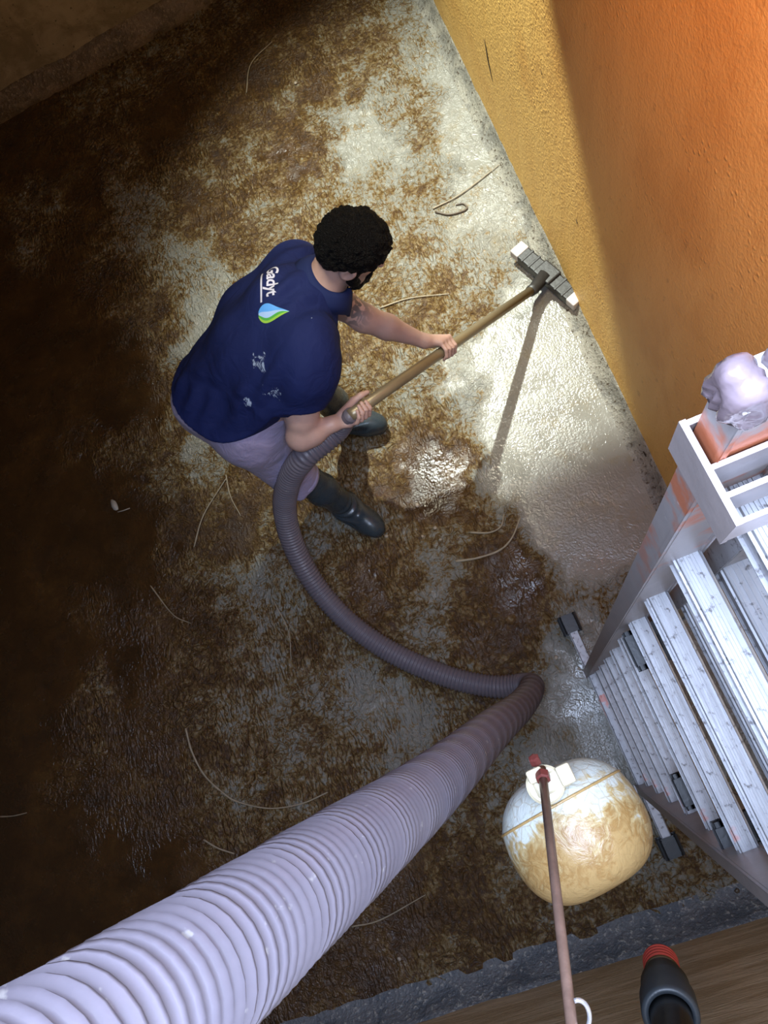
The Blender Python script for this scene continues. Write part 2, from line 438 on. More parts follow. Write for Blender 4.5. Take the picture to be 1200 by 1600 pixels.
# break the outline of the stains up a little
pp = np.stack([GX, GY, 0 * GX], -1)
fx = (fx + 1.3 * vnoise(pp, 9, 1) + 0.8 * vnoise(pp, 21, 2)).clip(0, mud_g.shape[1] - 1.001)
fy = (fy + 1.3 * vnoise(pp, 9, 3) + 0.8 * vnoise(pp, 21, 4)).clip(0, mud_g.shape[0] - 1.001)
ix, iy = fx.astype(int), fy.astype(int); ax_, ay_ = fx - ix, fy - iy
mudv = (mud_g[iy, ix] * (1 - ax_) + mud_g[iy, ix + 1] * ax_) * (1 - ay_) + (mud_g[iy + 1, ix] * (1 - ax_) + mud_g[iy + 1, ix + 1] * ax_) * ay_
fz = 0.004 * vnoise(pp, 6, 5) * mudv + 0.003 * vnoise(pp, 16, 6) * mudv - 0.002
V = np.stack([GX, GY, fz], -1).reshape(-1, 3)
I = np.arange(nx * ny).reshape(ny, nx)
F = np.stack([I[:-1, :-1], I[:-1, 1:], I[1:, 1:], I[1:, :-1]], -1).reshape(-1, 4)
fl = from_np('floor', V, F, mat_floor()); set_attr(fl.data, 'mud', mudv.reshape(-1)); tag(fl, 'wet cement tank floor smeared with brown sludge', 'floor', kind='structure')

def slab(name, lo, hi, mat, label, rotz=0, piv=(0, 0, 0)):
    bm = bmesh.new(); frame_box(bm, np.zeros(3), EX, EY, EZ, lo, hi)
    if rotz: bmesh.ops.rotate(bm, verts=bm.verts, cent=piv, matrix=Matrix.Rotation(rotz, 3, 'Z'))
    return tag(from_bm(name, bm, mat, smooth=False), label, 'wall', kind='structure')
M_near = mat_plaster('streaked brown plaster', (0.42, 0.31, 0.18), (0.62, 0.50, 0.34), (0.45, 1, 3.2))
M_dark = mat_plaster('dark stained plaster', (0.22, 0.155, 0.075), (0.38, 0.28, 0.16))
slab('wall_right', (XW, -1.0, -0.05), (XW + 0.2, 4.9, 3.1), mat_wall_right(), 'yellow plastered right tank wall under orange light')
slab('wall_near', (-3.15, YN - 0.2, -0.05), (XW, YN, 3.1), M_near, 'brown streaked near tank wall below the hatch')
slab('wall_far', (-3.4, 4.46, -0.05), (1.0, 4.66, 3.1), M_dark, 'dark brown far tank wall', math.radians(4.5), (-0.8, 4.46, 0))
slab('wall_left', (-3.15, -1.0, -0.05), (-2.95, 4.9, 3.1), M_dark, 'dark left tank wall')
bm = bmesh.new()
for lo, hi in (((-3.15, -1.02, 3.1), (-0.55, 4.9, 3.3)), ((0.42, -1.02, 3.1), (0.955, 4.9, 3.3)),
               ((-0.55, -1.02, 3.1), (0.42, -0.65, 3.3)), ((-0.55, 0.34, 3.1), (0.42, 3.19, 3.3)), ((-0.55, 4.35, 3.1), (0.42, 4.9, 3.3))):
    frame_box(bm, np.zeros(3), EX, EY, EZ, lo, hi)
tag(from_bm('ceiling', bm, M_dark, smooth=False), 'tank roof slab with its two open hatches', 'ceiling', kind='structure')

def fillet(name, a, b, inward, wid, hgt, mat, label, amp=0.012, step=0.03):
    """cement fillet along a wall foot from a to b"""
    a = np.asarray(a, float); b = np.asarray(b, float); inw = nrm(inward); L = np.linalg.norm(b - a); n = int(L / step) + 1
    prof = [(1.25, -0.02), (1.0, 0.004), (0.72, 0.18), (0.42, 0.42), (0.16, 0.75), (0.0, 1.0), (-0.25, 1.05)]
    V = []; F = []
    for i in range(n):
        p = a + (b - a) * i / (n - 1)
        for w_, h_ in prof:
            q = p + inw * wid * w_ + EZ * hgt * h_
            j = amp * (vnoise(q[None], 7, 1)[0] * 1.2 + vnoise(q[None], 24, 2)[0])
            V.append(q + inw * j + EZ * j * 0.6 * (h_ > 0))
    m = len(prof)
    for i in range(n - 1):
        for k in range(m - 1): F.append((i * m + k, i * m + k + 1, (i + 1) * m + k + 1, (i + 1) * m + k))
    return tag(from_np(name, V, F, mat), label, 'trim', kind='structure')
fillet('trim_1', (-3.0, YN, 0), (XW, YN, 0), (0, 1, 0), 0.085, 0.10, mat_fillet('blue grey cement fillet', (0.10, 0.115, 0.135), (0.15, 0.16, 0.175), (0.36, 0.36, 0.34)), 'blue grey cement fillet along the near wall')
fillet('trim_2', (XW, -0.85, 0), (XW, 4.6, 0), (-1, 0, 0), 0.052, 0.07, mat_fillet('wet grey cement fillet', (0.21, 0.20, 0.17), (0.30, 0.28, 0.23), (0.07, 0.05, 0.03)), 'wet grey cement fillet along the right wall')
fillet('trim_3', (-3.0, 4.29, 0), (1.0, 4.60, 0), (0.08, -1, 0), 0.10, 0.09, mat_fillet('brown cement ledge', (0.12, 0.075, 0.035), (0.2, 0.13, 0.07), (0.30, 0.21, 0.12)), 'rough brown ledge along the far wall')

def on_wall(u, v):
    d = P(u, v, D=1.0) - np.array([0, 0, H]); return np.array([0, 0, H]) + d * (XW - 0.001) / d[0]
M_crack = mat_simple('dark crack', (0.035, 0.022, 0.012), 0.7)
wall_r = bpy.data.objects['wall_right']; fil_r = bpy.data.objects['trim_2']
for path, r in (([(757, 62), (760, 78), (763, 96), (770, 128)], 0.010), ([(846, 110), (847, 117)], 0.006), ([(901, 342), (902, 350)], 0.006)):
    pts = spline([on_wall(*q) for q in path], 0.015); v, f = sweep(pts, r * np.sin(np.linspace(0.35, math.pi - 0.1, len(pts))) * 0.6 + 0.001, 8)
    v[:, 0] = XW - 0.002 + (v[:, 0] - XW) * 0.12; from_np('crack', v, f, M_crack, wall_r)
pts = spline([P(997, 676, 0.035), P(1004, 694, 0.036), P(1013, 716, 0.035)], 0.01); v, f = sweep(pts, 0.011 * np.sin(np.linspace(0.3, math.pi - 0.3, len(pts))) + 0.001, 8)
from_np('crack', v, f, M_crack, fil_r)

# ------------------------------------------------------------------ aluminium ladder
M_al = mat_aluminium(); M_rail = mat_rail()
M_black = mat_simple('black plastic', (0.018, 0.019, 0.022), 0.35)
M_blackrub = mat_simple('black rubber', (0.02, 0.025, 0.03), 0.4)
lo_ = np.array([0.165, 0.155, 0.0]); ley = nrm((0.0376, -0.9993, 0)); lex = nrm((0.9993, 0.0376, 0))
LW = 0.482
lad = empty('ladder', (0.19, -0.09, 0), 'tall aluminium extension ladder standing upright beside the orange wall', 'ladder')
def LB(name, lo, hi, mat, bev=0.003, parent=None):
    bm = bmesh.new(); frame_box(bm, lo_, lex, ley, EZ, lo, hi, bev); return from_bm(name, bm, mat, parent or lad, smooth=False)
def channel(name, y0, y1, x0, x1, z0, z1, mat, inner):
    """a rail: box section with a rolled lip on its front edges"""
    bm = bmesh.new()
    frame_box(bm, lo_, lex, ley, EZ, (x0, y0, z0), (x1, y1, z1), 0.003)
    yl = (y1 - 0.0015, y1 + 0.0015) if inner > 0 else (y0 - 0.0015, y0 + 0.0015)
    frame_box(bm, lo_, lex, ley, EZ, (x0 - 0.0005, yl[0], z0), (x0 + 0.006, yl[1], z1), 0.0008)
    frame_box(bm, lo_, lex, ley, EZ, (x1 - 0.006, yl[0], z0), (x1 + 0.0005, yl[1], z1), 0.0008)
    return from_bm(name, bm, mat, lad, smooth=False)
channel('rail', 0.0, 0.025, 0.0, 0.068, 0.02, 2.80, M_rail, 1)
channel('rail', LW - 0.025, LW, 0.0, 0.068, 0.02, 2.80, M_rail, -1)
channel('rail', 0.022, 0.048, 0.082, 0.145, 0.80, 2.95, M_al, 1)
channel('rail', LW - 0.048, LW - 0.022, 0.082, 0.145, 0.80, 2.95, M_al, -1)
def rung_mesh(x0, x1, y0, y1):
    bm = bmesh.new(); t = 0.030
    frame_box(bm, np.zeros(3), lex, ley, EZ, (x0, y0, -t), (x1, y1, 0), 0.004)
    for k in range(5):                                         # the raised treads of the rung top
        x = x0 + 0.0055 + k * (x1 - x0 - 0.011) / 4
        frame_box(bm, np.zeros(3), lex, ley, EZ, (x - 0.0014, y0, -0.001), (x + 0.0014, y1, 0.0014))
    bmesh.ops.recalc_face_normals(bm, faces=bm.faces)
    me = bpy.data.meshes.new('rung'); bm.to_mesh(me); bm.free(); me.materials.append(M_al); return me
front_rung = rung_mesh(0.033, 0.060, 0.025, LW - 0.025); rear_rung = rung_mesh(0.092, 0.132, 0.048, LW - 0.048)
def put_rung(me, z):
    o = bpy.data.objects.new('rung', me); COL.objects.link(o); o.location = tuple(lo_ + EZ * z)
    o.parent = lad; o.matrix_parent_inverse = lad.matrix_basis.inverted()
for k in range(9): put_rung(front_rung, 0.213 + 0.298 * k)
for k in range(2): put_rung(rear_rung, 2.235 - 0.298 * k)
put_rung(rear_rung, 2.533)
# guide bracket round the left rail, its plates running back to the rear section
bm = bmesh.new()
for lo, hi in (((-0.010, -0.010, 2.655), (-0.005, 0.073, 2.711)), ((-0.0055, 0.027, 2.656), (0.165, 0.031, 2.709)), ((-0.0055, 0.049, 2.656), (0.165, 0.053, 2.709)),
               ((-0.0055, 0.069, 2.656), (0.165, 0.0725, 2.709)), ((-0.0055, -0.0095, 2.656), (0.10, -0.005, 2.709))):
    frame_box(bm, lo_, lex, ley, EZ, lo, hi)
from_bm('guide_bracket', bm, mat_simple('pale aluminium bracket', (0.42, 0.37, 0.37), 0.42, 0.5), lad, smooth=False)
bm = bmesh.new()
for lo, hi in (((-0.010, LW - 0.067, 2.655), (-0.005, LW + 0.010, 2.711)), ((-0.0055, LW - 0.031, 2.656), (0.165, LW - 0.027, 2.709)), ((-0.0055, LW + 0.005, 2.656), (0.10, LW + 0.0095, 2.709))):
    frame_box(bm, lo_, lex, ley, EZ, lo, hi)
from_bm('guide_bracket', bm, bpy.data.materials['pale aluminium bracket'], lad, smooth=False)
# crumpled plastic wrapped over the rail ends
def wrap(y0):
    c = lo_ + ley * (y0 + 0.0125) + EZ * 2.80
    r = Field(c - 0.10, c + np.array([0.16, 0.10, 0.08]), 0.004)
    for x in (0.004, 0.034, 0.064):
        for y in (-0.006, 0.006): r.cap(c + lex * x + ley * y - EZ * 0.018, c + lex * x + ley * y + EZ * 0.008, 0.012, 0.011, 0.008)
    v, f = r.net(); v = relax(v, f, 1); v = v + normals(v, f) * (0.016 * np.abs(vnoise(v * np.array([1, 2.4, 0.7]), 48, 1)) + 0.006 * np.abs(vnoise(v, 85, 2)) - 0.002)[:, None]
    return from_np('end_cap', v, f, bpy.data.materials['wrap'], lad)
mat_simple('wrap', (0.15, 0.115, 0.13), 0.18, 0, 0.6, 26, 1.0, 34)
wrap(0.0); wrap(LW - 0.025)
# stabiliser bar under the feet, with its rubber shoes
bar = from_bm('base_bar', (lambda b: (frame_box(b, lo_, lex, ley, EZ, (0.012, -0.185, 0.028), (0.042, 0.665, 0.062), 0.003), b)[1])(bmesh.new()), M_al, lad, smooth=False)
for y in (-0.215, 0.665):
    bm = bmesh.new()
    frame_box(bm, lo_, lex, ley, EZ, (0.002, y, 0.0), (0.052, y + 0.05, 0.068), 0.012, 3)
    frame_box(bm, lo_, lex, ley, EZ, (-0.006, y - 0.006, -0.002), (0.060, y + 0.056, 0.016), 0.006, 2)
    tag(from_bm('rubber_foot', bm, M_blackrub, bar, smooth=False), 'black rubber shoe')
# black rung hooks of the rear section
def hook(y, z):
    bm = bmesh.new()
    for lo, hi in (((0.020, y, z - 0.03), (0.034, y + 0.075, z)), ((0.030, y, z - 0.03), (0.085, y + 0.022, z)), ((0.030, y + 0.055, z - 0.03), (0.085, y + 0.075, z)),
                   ((0.078, y + 0.004, z - 0.05), (0.092, y + 0.071, z - 0.01)), ((0.016, y + 0.010, z - 0.006), (0.040, y + 0.065, z + 0.006))):
        frame_box(bm, lo_, lex, ley, EZ, lo, hi, 0.003)
    return tag(from_bm('rung_hook', bm, M_black, lad, smooth=False), 'black plastic rung hook')
hook(0.345, 1.30); hook(0.415, 1.62); hook(0.036, 1.63)
# ------------------------------------------------------------------ float valve arm hanging under the hatch
BC = P(900, 1297, D=0.99)
axw = nrm(ROT @ np.array([0.45, 0.80, -0.42]))
flo = empty('float_valve', BC, 'rust stained pale plastic float ball on a thin rusty rod hanging below the hatch', 'float valve')
M_fl = mat_float()
prof = []
for t in np.linspace(-math.pi / 2, math.pi / 2, 40):
    ct, st = abs(math.cos(t)) ** 0.72, math.copysign(abs(math.sin(t)) ** 0.86, t)
    prof.append((st * 0.080, ct * 0.092))
v, f = lathe(prof, np.zeros(3), EZ, 64)
rr = np.linalg.norm(v[:, :2], axis=1)
ridge = np.exp(-((v[:, 2] + 0.036) / 0.0022) ** 2) * 0.0035
v[:, :2] *= (1 + ridge / np.maximum(rr, 0.01))[:, None]
v[:, 2] -= 0.018 * np.exp(-(rr / 0.05) ** 2) * (v[:, 2] > 0) * 0.3
ea = nrm(np.cross(axw, EZ)); eb = np.cross(axw, ea); RB = np.stack([ea, eb, axw], 1)
ball = from_np('float_ball', v, f, M_fl)
ball.matrix_world = Matrix([[*RB[0], BC[0]], [*RB[1], BC[1]], [*RB[2], BC[2]], [0, 0, 0, 1]])
bpy.context.view_layer.update()
ball.parent = flo; ball.matrix_parent_inverse = flo.matrix_basis.inverted()
zs = np.array([p_[0] for p_ in prof]); rs = np.array([p_[1] for p_ in prof]); r_s = np.interp(-0.036, zs, rs) + 0.0005
v, f = sweep([np.array(BC) + RB @ np.array([r_s * math.cos(t), r_s * math.sin(t), -0.036]) for t in np.linspace(0, 2 * math.pi, 73)], 0.0019, 8); from_np('seam', v, f, M_fl, flo)
rod_a = P(848, 1212, D=0.915); rod_b = P(893, 1600, D=0.655); rd = nrm(rod_b - rod_a)
M_lug = mat_simple('cream plastic lug', (0.46, 0.40, 0.27), 0.4, 0, 0.25, 30)
# lug moulded on the ball: a round web, a clamp block and an ear
lc = P(852, 1226, D=0.925); ln = nrm(np.array([0, 0, H]) - lc); lu = nrm(ROT @ np.array([0.87, -0.40, 0.0])); lv = np.cross(ln, lu)
v, f = lathe([(-0.012, 0.020), (-0.010, 0.023), (0.0, 0.023), (0.002, 0.020)], lc + lv * 0.0, ln, 28); from_np('lug', v, f, M_lug, flo, smooth=False)
bm = bmesh.new()
frame_box(bm, lc, lu, lv, ln, (-0.014, -0.012, -0.03), (0.03, 0.012, 0.004), 0.003)
frame_box(bm, lc, lu, lv, ln, (0.018, -0.011, -0.035), (0.036, 0.013, 0.012), 0.003)
frame_box(bm, lc, lu, lv, ln, (-0.016, 0.006, -0.010), (0.004, 0.022, 0.016), 0.003)
from_bm('lug', bm, M_lug, flo, smooth=False)
rtop = rod_b + rd * 0.22
M_rod = mat_simple('rusty brass rod', (0.20, 0.125, 0.095), 0.4, 0.35, 0.4, 50, 0.3)
v, f = sweep([rod_a - rd * 0.012, rod_a + rd * 0.2, rod_b, rtop], 0.0052, 14); from_np('rod', v, f, M_rod, flo)
v, f = lathe([(0, 0.006), (0.001, 0.009), (0.010, 0.009), (0.011, 0.006)], rod_a - rd * 0.004, rd, 6)
tag(from_np('nut', v, f, mat_simple('dark red nut', (0.13, 0.03, 0.025), 0.4, 0.2), flo, smooth=False), 'dark red nut')
v, f = lathe([(0, 0.004), (0.001, 0.007), (0.010, 0.007), (0.011, 0.004)], P(838, 1193, D=0.935), nrm(lv + ln), 6)
from_np('nut', v, f, bpy.data.materials['dark red nut'], flo, smooth=False)
# split pin near the pivot
pc = P(903, 1590, D=0.66)
cpts = [pc + 0.010 * (math.cos(t) * (ROT @ np.array([1, 0, 0])) + 1.5 * math.sin(t) * (ROT @ np.array([0, 1, 0]))) for t in np.linspace(-1.9, 1.9, 18)]
v, f = sweep(cpts, 0.0021, 10); tag(from_np('split_pin', v, f, mat_simple('bright steel pin', (0.75, 0.75, 0.78), 0.25, 0.8), flo), 'bright steel split pin')
# valve body and its feed pipe up to the roof
v, f = lathe([(-0.02, 0.012), (-0.018, 0.018), (0.03, 0.018), (0.032, 0.022), (0.05, 0.022), (0.052, 0.014)], rtop, EZ, 20); from_np('valve_body', v, f, M_rod, flo)
v, f = sweep([rtop + EZ * 0.05, [rtop[0], rtop[1], 2.95], [rtop[0], rtop[1] - 0.06, 3.02], [rtop[0], -0.66, 3.04]], 0.011, 14); from_np('feed_pipe', v, f, M_rod, flo)

# ------------------------------------------------------------------ black drop pipe by the near wall
pa = P(1032, 1502, D=1.50); pb = P(1053, 1612, D=1.24); pd = nrm(pb - pa); pl = np.linalg.norm(pb - pa)
pipe = empty('drop_pipe', pa, 'black plastic pipe with grey coupling and red threaded end hanging by the near wall', 'pipe')
M_pipe = mat_simple('black polyethylene', (0.008, 0.009, 0.010), 0.3)
M_coup = mat_simple('dark grey coupling', (0.030, 0.036, 0.042), 0.45)
prof = [(0, 0.020)]
for k in range(4): prof += [(0.004 + k * 0.013, 0.0335), (0.009 + k * 0.013, 0.0335), (0.012 + k * 0.013, 0.0295)]
prof += [(0.058, 0.031)]
v, f = lathe(prof, pa, pd, 36); tag(from_np('threaded_end', v, f, mat_simple('red plastic thread', (0.42, 0.055, 0.040), 0.5), pipe), 'red plastic threaded end')
v, f = lathe([(0.056, 0.027), (0.057, 0.0335), (0.075, 0.0335), (0.076, 0.028)], pa, pd, 36); from_np('collar', v, f, mat_simple('beige seal', (0.25, 0.19, 0.12), 0.6), pipe)
v, f = lathe([(0.072, 0.030), (0.074, 0.036), (0.10, 0.038), (0.104, 0.0425), (0.13, 0.043), (0.16, 0.0475), (0.215, 0.0475), (0.224, 0.045), (0.224, 0.036), (0.19, 0.034)], pa, pd, 40)
from_np('coupling', v, f, M_coup, pipe)
v, f = sweep(np.vstack([[pa + pd * 0.10], spline([pb - pd * 0.02, pb + pd * 0.15, (0.03, -0.60, 2.25), (0.08, -0.70, 2.65), (0.09, -0.715, 3.12)], 0.04)]), 0.0335, 36); from_np('pipe_tube', v, f, M_pipe, pipe)

# ------------------------------------------------------------------ vacuum wand the man pushes along the wall foot
wa = P(572, 632, 0.86); wb = P(833, 452, 0.085); wd = nrm(wb - wa)
wand = empty('floor_squeegee', P(853, 430, 0.0), 'long handled black floor squeegee with pale end blocks pushed against the yellow wall', 'squeegee')
M_wand = mat_simple('dull bronze tube', (0.26, 0.205, 0.125), 0.35, 0.35, 0.3, 8)
v, f = sweep([wa - wd * 0.09, wa + wd * 0.4, wb], 0.0205, 24); from_np('handle', v, f, M_wand, wand)
M_head = mat_simple('scuffed black squeegee head', (0.026, 0.025, 0.025), 0.45, 0, 0.5, 40, 0.3)
h1 = P(806, 388, 0.06); h2 = P(906, 474, 0.06); hc = (h1 + h2) / 2; hx = nrm(h2 - h1); hy = nrm(np.cross(EZ, hx)); hl = np.linalg.norm(h2 - h1) / 2
if hy @ (wb - hc) > 0: hy = -hy
v, f = sweep([wb - wd * 0.03, wb + wd * 0.01, hc - hy * 0.012 + EZ * 0.02], [0.025, 0.027, 0.030], 20); from_np('socket', v, f, M_head, wand)
bm = bmesh.new()
frame_box(bm, hc, hx, hy, EZ, (-hl + 0.045, -0.036, -0.026), (hl - 0.045, 0.036, 0.022), 0.008, 3)
frame_box(bm, hc, hx, hy, EZ, (-0.05, -0.042, 0.010), (0.05, 0.042, 0.034), 0.008, 3)
for x in (-0.13, -0.085, 0.085, 0.13): frame_box(bm, hc, hx, hy, EZ, (x - 0.006, -0.038, 0.015), (x + 0.006, 0.038, 0.025), 0.002)
from_bm('head', bm, M_head, wand, smooth=False)
bm = bmesh.new(); frame_box(bm, hc, hx, hy, EZ, (-hl, -0.010, -0.040), (hl, 0.010, -0.020), 0.002); from_bm('rubber_blade', bm, M_blackrub, wand, smooth=False)
M_end = mat_simple('pale grey end block', (0.52, 0.48, 0.47), 0.5)
for sgn in (-1, 1):
    bm = bmesh.new(); a, b = sorted((sgn * (hl - 0.052), sgn * hl)); frame_box(bm, hc, hx, hy, EZ, (a, -0.037, -0.022), (b, 0.037, 0.025), 0.006, 2)
    tag(from_bm('end_block', bm, M_end, wand, smooth=False), 'pale grey end block')

# ------------------------------------------------------------------ ribbed suction hose from the hatch to the worker
ctrl = [(-0.285, -0.095, 3.75), (-0.28, -0.088, 3.35), (-0.268, -0.075, 2.9), (-0.238, -0.052, 2.5), (-0.20, -0.02, 2.0), (-0.150, 0.035, 1.35), (-0.095, 0.085, 0.72), (-0.055, 0.135, 0.32)]
ctrl += [P(826, 1070, 0.11), P(775, 1073, 0.055), P(715, 1062, 0.05), P(650, 1038, 0.05), P(590, 1006, 0.06), P(535, 963, 0.10), P(490, 910, 0.18), P(458, 850, 0.31), P(445, 795, 0.47), P(452, 750, 0.65), P(474, 716, 0.77), P(505, 690, 0.79), P(530, 668, 0.80)]
ctrl += [wa - wd * 0.085]
ax_pts = spline(ctrl, 0.00375)
ph = np.arange(len(ax_pts)) * 0.00375 / 0.0155
rad = 0.0445 + 0.0032 * np.cos(2 * np.pi * ph)
rad = rad * np.interp(np.arange(len(rad))[::-1] * 0.00375, [0, 0.05, 0.16], [0.56, 0.62, 1.0])
v, f = sweep(ax_pts, rad, 26)
hose = tag(from_np('suction_hose', v, f, mat_hose()), 'thick ribbed grey hose hanging from the hatch and curving over the floor to the worker', 'hose')

# ------------------------------------------------------------------ things lying in the sludge
M_root = mat_simple('pale root', (0.36, 0.30, 0.21), 0.5, 0, 0.3, 30)
M_rootd = mat_simple('dark root', (0.10, 0.07, 0.045), 0.4, 0, 0.3, 30)
def root(px, r, label, mat=M_root, cat='root'):
    c = [P(u, v_, 0.004 + 0.002 * (k % 2)) for k, (u, v_) in enumerate(px)]
    pts = spline(c, 0.012); rr = r * (0.75 + 0.6 * np.abs(vnoise(pts, 30, 3))) * np.linspace(1.0, 0.6, len(pts))
    v, f = sweep(pts, rr, 8); return tag(from_np('root_strand', v, f, mat), label, cat, 'root strands lying in the sludge')
root([(290, 1138), (300, 1175), (320, 1212), (350, 1240), (372, 1253), (420, 1263), (470, 1256), (512, 1238)], 0.0052, 'long curved pale root lying above the thick hose on the lower floor')
root([(712, 877), (745, 872), (780, 860), (800, 840), (813, 808)], 0.0065, 'thick bent pale root at the lower edge of the scraped clean patch')
root([(735, 832), (765, 832), (783, 822), (787, 803)], 0.006, 'short hooked pale root just above the thick bent root')
root([(676, 326), (720, 303), (782, 256)], 0.0045, 'straight pale root on the grey floor above the squeegee head')
root([(680, 331), (703, 335), (729, 327), (724, 318), (712, 320)], 0.006, 'small curled brown root right below the straight pale root', M_rootd)
root([(594, 481), (640, 466), (702, 459)], 0.0042, 'pale root on ochre mud between the worker\'s head and the handle')
root([(318, 1312), (340, 1325), (366, 1334)], 0.005, 'short pale root beside the upper edge of the hanging hose')
root([(303, 855), (318, 805), (353, 748)], 0.004, 'thin straight root left of the worker\'s knee')
root([(353, 742), (360, 775), (376, 806)], 0.0035, 'short thin root forking from the straight root left of the knee', M_root)
root([(385, 145), (392, 100), (425, 65)], 0.004, 'dim curved root on the dark floor beyond the worker')
root([(235, 915), (270, 960), (298, 974)], 0.0035, 'thin root on the dark mud left of the hose loop')
root([(0, 1276), (20, 1275), (42, 1270)], 0.004, 'short root at the far left of the lower floor')
root([(550, 1448), (595, 1437), (665, 1398)], 0.0035, 'thin straight root on the floor below the hanging hose')
root([(428, 940), (450, 985), (455, 1030)], 0.0035, 'thin pale root inside the grey patch left of the hose loop')
# pale leaf and paper scraps
def scrap(name, u, v_, size, label, cat, seed, mat):
    c = P(u, v_, 0.006); bm = bmesh.new(); n = 12; ang0 = seed
    top = [bm.verts.new(Vector(c + np.array([math.cos(ang0) * x - math.sin(ang0) * y, math.sin(ang0) * x + math.cos(ang0) * y, 0.003 + 0.2 * abs(y)]))) for x, y in
           [(size * math.cos(t) * (1.0 + 0.12 * math.sin(3 * t + seed)), 0.42 * size * math.sin(t) * (1 + 0.2 * math.cos(2 * t + seed))) for t in np.linspace(0, 2 * math.pi, n, endpoint=False)]]
    fc = bm.faces.new(top); r = bmesh.ops.extrude_face_region(bm, geom=[fc]); bmesh.ops.translate(bm, verts=[g for g in r['geom'] if isinstance(g, bmesh.types.BMVert)], vec=(0, 0, 0.004))
    return tag(from_bm(name, bm, mat), label, cat)
M_scrap = mat_simple('pale scrap', (0.50, 0.46, 0.40), 0.5)
lf = scrap('leaf', 180, 790, 0.034, 'small pale leaf lying on the dark mud left of the worker', 'leaf', 1.9, M_scrap)
v, f = sweep([P(184, 800, 0.009), P(192, 798, 0.008), P(203, 794, 0.006)], 0.0025, 6); from_np('stem', v, f, M_scrap, lf)
scrap('paper_scrap', 531, 944, 0.022, 'white torn scrap beside the outer side of the hose loop', 'scrap', 2.6, mat_simple('white scrap', (0.70, 0.68, 0.66), 0.5))
scrap('paper_scrap', 596, 1003, 0.012, 'tiny white chip stuck on the mud by the hose', 'scrap', 0.6, bpy.data.materials['white scrap'])
# little stones in the mud
M_peb = mat_simple('small pale stone', (0.42, 0.35, 0.27), 0.45)
STONES = [(660, 838), (680, 825), (604, 838), (688, 843), (652, 790), (624, 1498), (1132, 1362), (1152, 1392), (462, 130), (1108, 1322), (905, 1045), (869, 1028)]
for k, (u, v_) in enumerate(STONES):
    c = P(u, v_, 0.003); r = 0.006 + 0.004 * ((k * 37) % 10) / 10
    bm = bmesh.new(); bmesh.ops.create_icosphere(bm, subdivisions=2, radius=r, matrix=Matrix.Translation(Vector(c)))
    for vv in bm.verts:
        d = vnoise(np.array(vv.co)[None], 180, k)[0]; vv.co += (vv.co - Vector(c)) * d * 0.7
        vv.co.z = (vv.co.z - c[2]) * 0.6 + c[2] + 0.002
    tag(from_bm('stone', bm, M_peb if k not in (6, 7, 9) else M_rootd), 'small stone stuck in the wet sludge on the tank floor', 'stone', 'small stones in the sludge')

# ------------------------------------------------------------------ the worker
hipR = P(388, 668, 0.84); hipL = P(352, 596, 0.84); sac = P(335, 625, 0.88)
midb = P(398, 545, 1.02); uppb = P(452, 490, 1.09); neckb = P(508, 442, 1.12)
ribR = P(428, 600, 1.00); ribL = P(402, 500, 0.95); shR = P(474, 568, 1.10); shL = P(464, 430, 1.00)
elbR = P(470, 682, 0.90); elbL = P(568, 497, 0.80)
kneeR = P(460, 735, 0.50); ankR = P(541, 792, 0.09); toeR = P(586, 824, 0.052)
kneeL = P(492, 600, 0.50); ankL = P(545, 655, 0.09); toeL = P(590, 663, 0.052)
hcn = P(552, 382, 1.26); hF = nrm((0.72, -0.22, -0.60)); hU = EZ + 0.25 * np.array([hF[0], hF[1], 0]); hU = nrm(hU - hF * (hU @ hF)); hR = np.cross(hF, hU)
man = empty('person', (ankR[0] * 0.5 + ankL[0] * 0.5, ankR[1] * 0.5 + ankL[1] * 0.5, 0), 'person in navy polo shirt, lilac shorts and rubber boots bending over the squeegee handle', 'person')
B = Field((-1.1, 0.78, 0.0), (0.22, 1.98, 1.45), 0.005)
# trunk
B.chain([hipL, ribL, shL], [0.100, 0.098, 0.062], 0.05); B.chain([hipR, ribR, shR], [0.100, 0.098, 0.062], 0.05)
B.chain([sac, midb, uppb, neckb], [0.105, 0.100, 0.095, 0.066], 0.06)
# neck and head
B.cap(neckb, hcn - hF * 0.030 - hU * 0.055, 0.062, 0.056, 0.03)
B.ell(hcn, (hF, hU, hR), (0.098, 0.090, 0.078), 0.02)
B.ell(hcn + hF * 0.050 - hU * 0.050, (hF, hU, hR), (0.050, 0.078, 0.058), 0.02)
for s in (-1, 1):
    B.chain([hcn + hR * s * 0.060 - hU * 0.060 + hF * 0.010, hcn + hR * s * 0.046 - hU * 0.108 + hF * 0.050, hcn - hU * 0.122 + hF * 0.088], [0.020, 0.020, 0.022], 0.025)
    B.cap(hcn + hF * 0.092 + hU * 0.002 + hR * s * 0.012, hcn + hF * 0.080 + hU * 0.002 + hR * s * 0.045, 0.011, 0.009, 0.012)
    B.ell(hcn + hF * 0.100 - hU * 0.020 + hR * s * 0.031, (hF, hU, hR), (0.012, 0.010, 0.015), 0.008, cut=True)
    ec = hcn + hR * s * 0.080 - hU * 0.040 - hF * 0.002; eo = nrm(hR * s + hF * -0.35)
    B.ell(ec, (hF - hU * 0.2, hU, eo), (0.021, 0.034, 0.012), 0.006)
    B.ell(ec + eo * 0.010 + hF * 0.002, (hF - hU * 0.2, hU, eo), (0.010, 0.020, 0.006), 0.004, cut=True)
B.cap(hcn + hF * 0.100 - hU * 0.018, hcn + hF * 0.120 - hU * 0.056, 0.009, 0.013, 0.010)
for s in (-1, 1): B.cap(hcn + hF * 0.108 - hU * 0.058 + hR * s * 0.008, hcn + hF * 0.104 - hU * 0.058 + hR * s * 0.014, 0.007, 0.006, 0.006)
